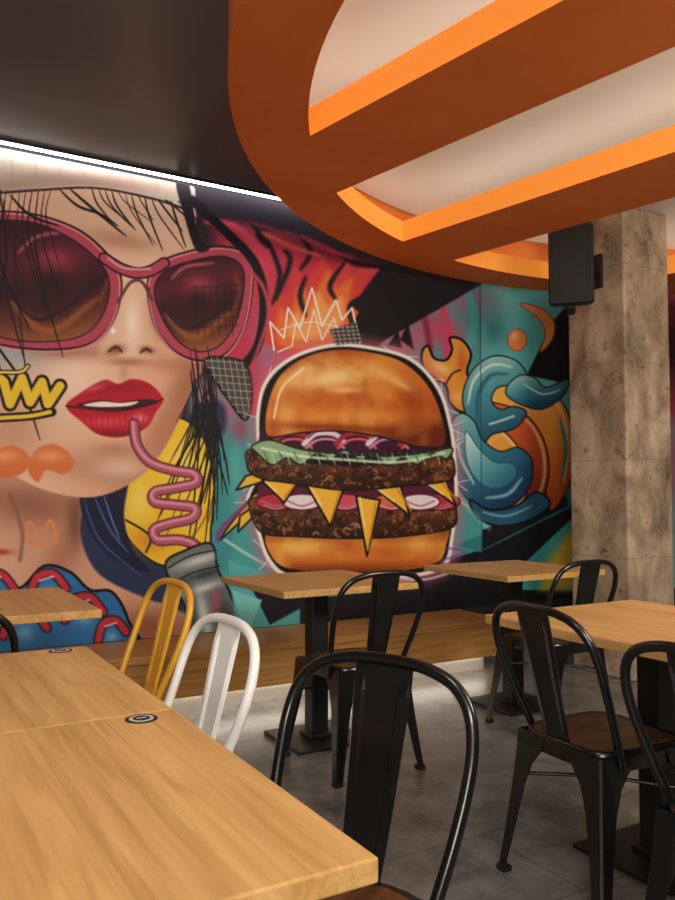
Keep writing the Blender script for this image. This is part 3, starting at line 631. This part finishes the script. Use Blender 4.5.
obj('dining_table', T4, (.385, 3.33, 0)); obj('dining_table', T2, (1.87, 3.40, 0)); obj('dining_table', T2, (3.10, 3.38, 0))

# ------------------------------------------------------------------ speaker
b = MB()
def rr(w, y, h, r=.02):
    p = []
    for cx_, cz_, a0 in ((w/2-r, h/2-r, 0), (-w/2+r, h/2-r, 90), (-w/2+r, -h/2+r, 180), (w/2-r, -h/2+r, 270)):
        for k in range(5):
            a = math.radians(a0+k*22.5); p.append((cx_+r*math.cos(a), y, cz_+r*math.sin(a)))
    return p
b.loft([rr(.19, .11, .42), rr(.22, .09, .44), rr(.27, -.08, .50), rr(.27, -.11, .50), rr(.25, -.125, .48)], 0, False, True)
b.loft([rr(.232, -.1255, .462), rr(.228, -.130, .458)], 1, False, True)
b.box((0, .125, .0), (.05, .05, .12), 0, .004)
b.box((.0, .02, .262), (.05, .22, .008), 0); b.box((0, .02, -.262), (.05, .22, .008), 0); b.box((0, .132, 0), (.05, .01, .53), 0)
sp = obj('wall_speaker', b.mesh('wall_speaker', [mat('speaker_case', '#0e0e0f', .6), mat('grille', '#151517', .75)]), (3.785, 3.56, 2.575), math.radians(-46))
b = MB(); b.box((4.055, 3.60, 2.60), (.026, .10, .22), 0, .003); b.tube([(3.87, 3.63, 2.60), (4.05, 3.61, 2.60)], .016, 12, 0)
o = obj('speaker_bracket', b.mesh('speaker_bracket', [M_blkm])); 
o.parent = sp; o.matrix_parent_inverse = (Matrix.Translation(sp.location) @ Matrix.Rotation(sp.rotation_euler.z, 4, 'Z')).inverted()

# ------------------------------------------------------------------ lights
def area(name, loc, tgt, sx, sy, e, col):
    l = bpy.data.lights.new(name, 'AREA'); l.shape = 'RECTANGLE'; l.size = sx; l.size_y = sy; l.energy = e; l.color = col
    o = bpy.data.objects.new(name, l); scene.collection.objects.link(o); o.location = loc
    o.rotation_euler = (Vector(tgt)-Vector(loc)).to_track_quat('-Z', 'Y').to_euler()
area('ceiling_light', (-.4, -1.2, 2.9), (1.2, 3.0, .9), 1.6, 1.0, 125, (1, .94, .86))
area('ceiling_light', (3.2, .0, 2.6), (3.4, 3.0, .6), 1.2, 1.2, 100, (1, .91, .79))
area('ceiling_light', (.2, .9, 2.95), (.3, 1.6, 0), .6, .6, 15, (1, .94, .84))
area('added_fill_up', (-1.6, -2.3, 1.5), (1.8, 2.4, 2.9), 1.2, .8, 72, (1, .93, .86))  # unseen fill, added to brighten the ring underside

w = bpy.data.worlds.new('world'); scene.world = w; w.use_nodes = True
w.node_tree.nodes['Background'].inputs[0].default_value = (.6, .6, .65, 1); w.node_tree.nodes['Background'].inputs[1].default_value = .1
cam = bpy.data.cameras.new('camera'); cam.sensor_fit = 'VERTICAL'; cam.sensor_height = 36; cam.lens = 32
co_ = bpy.data.objects.new('camera', cam); scene.collection.objects.link(co_)
co_.location = (0, 0, 1.18); co_.rotation_euler = (math.radians(90)+PT, 0, -A); scene.camera = co_
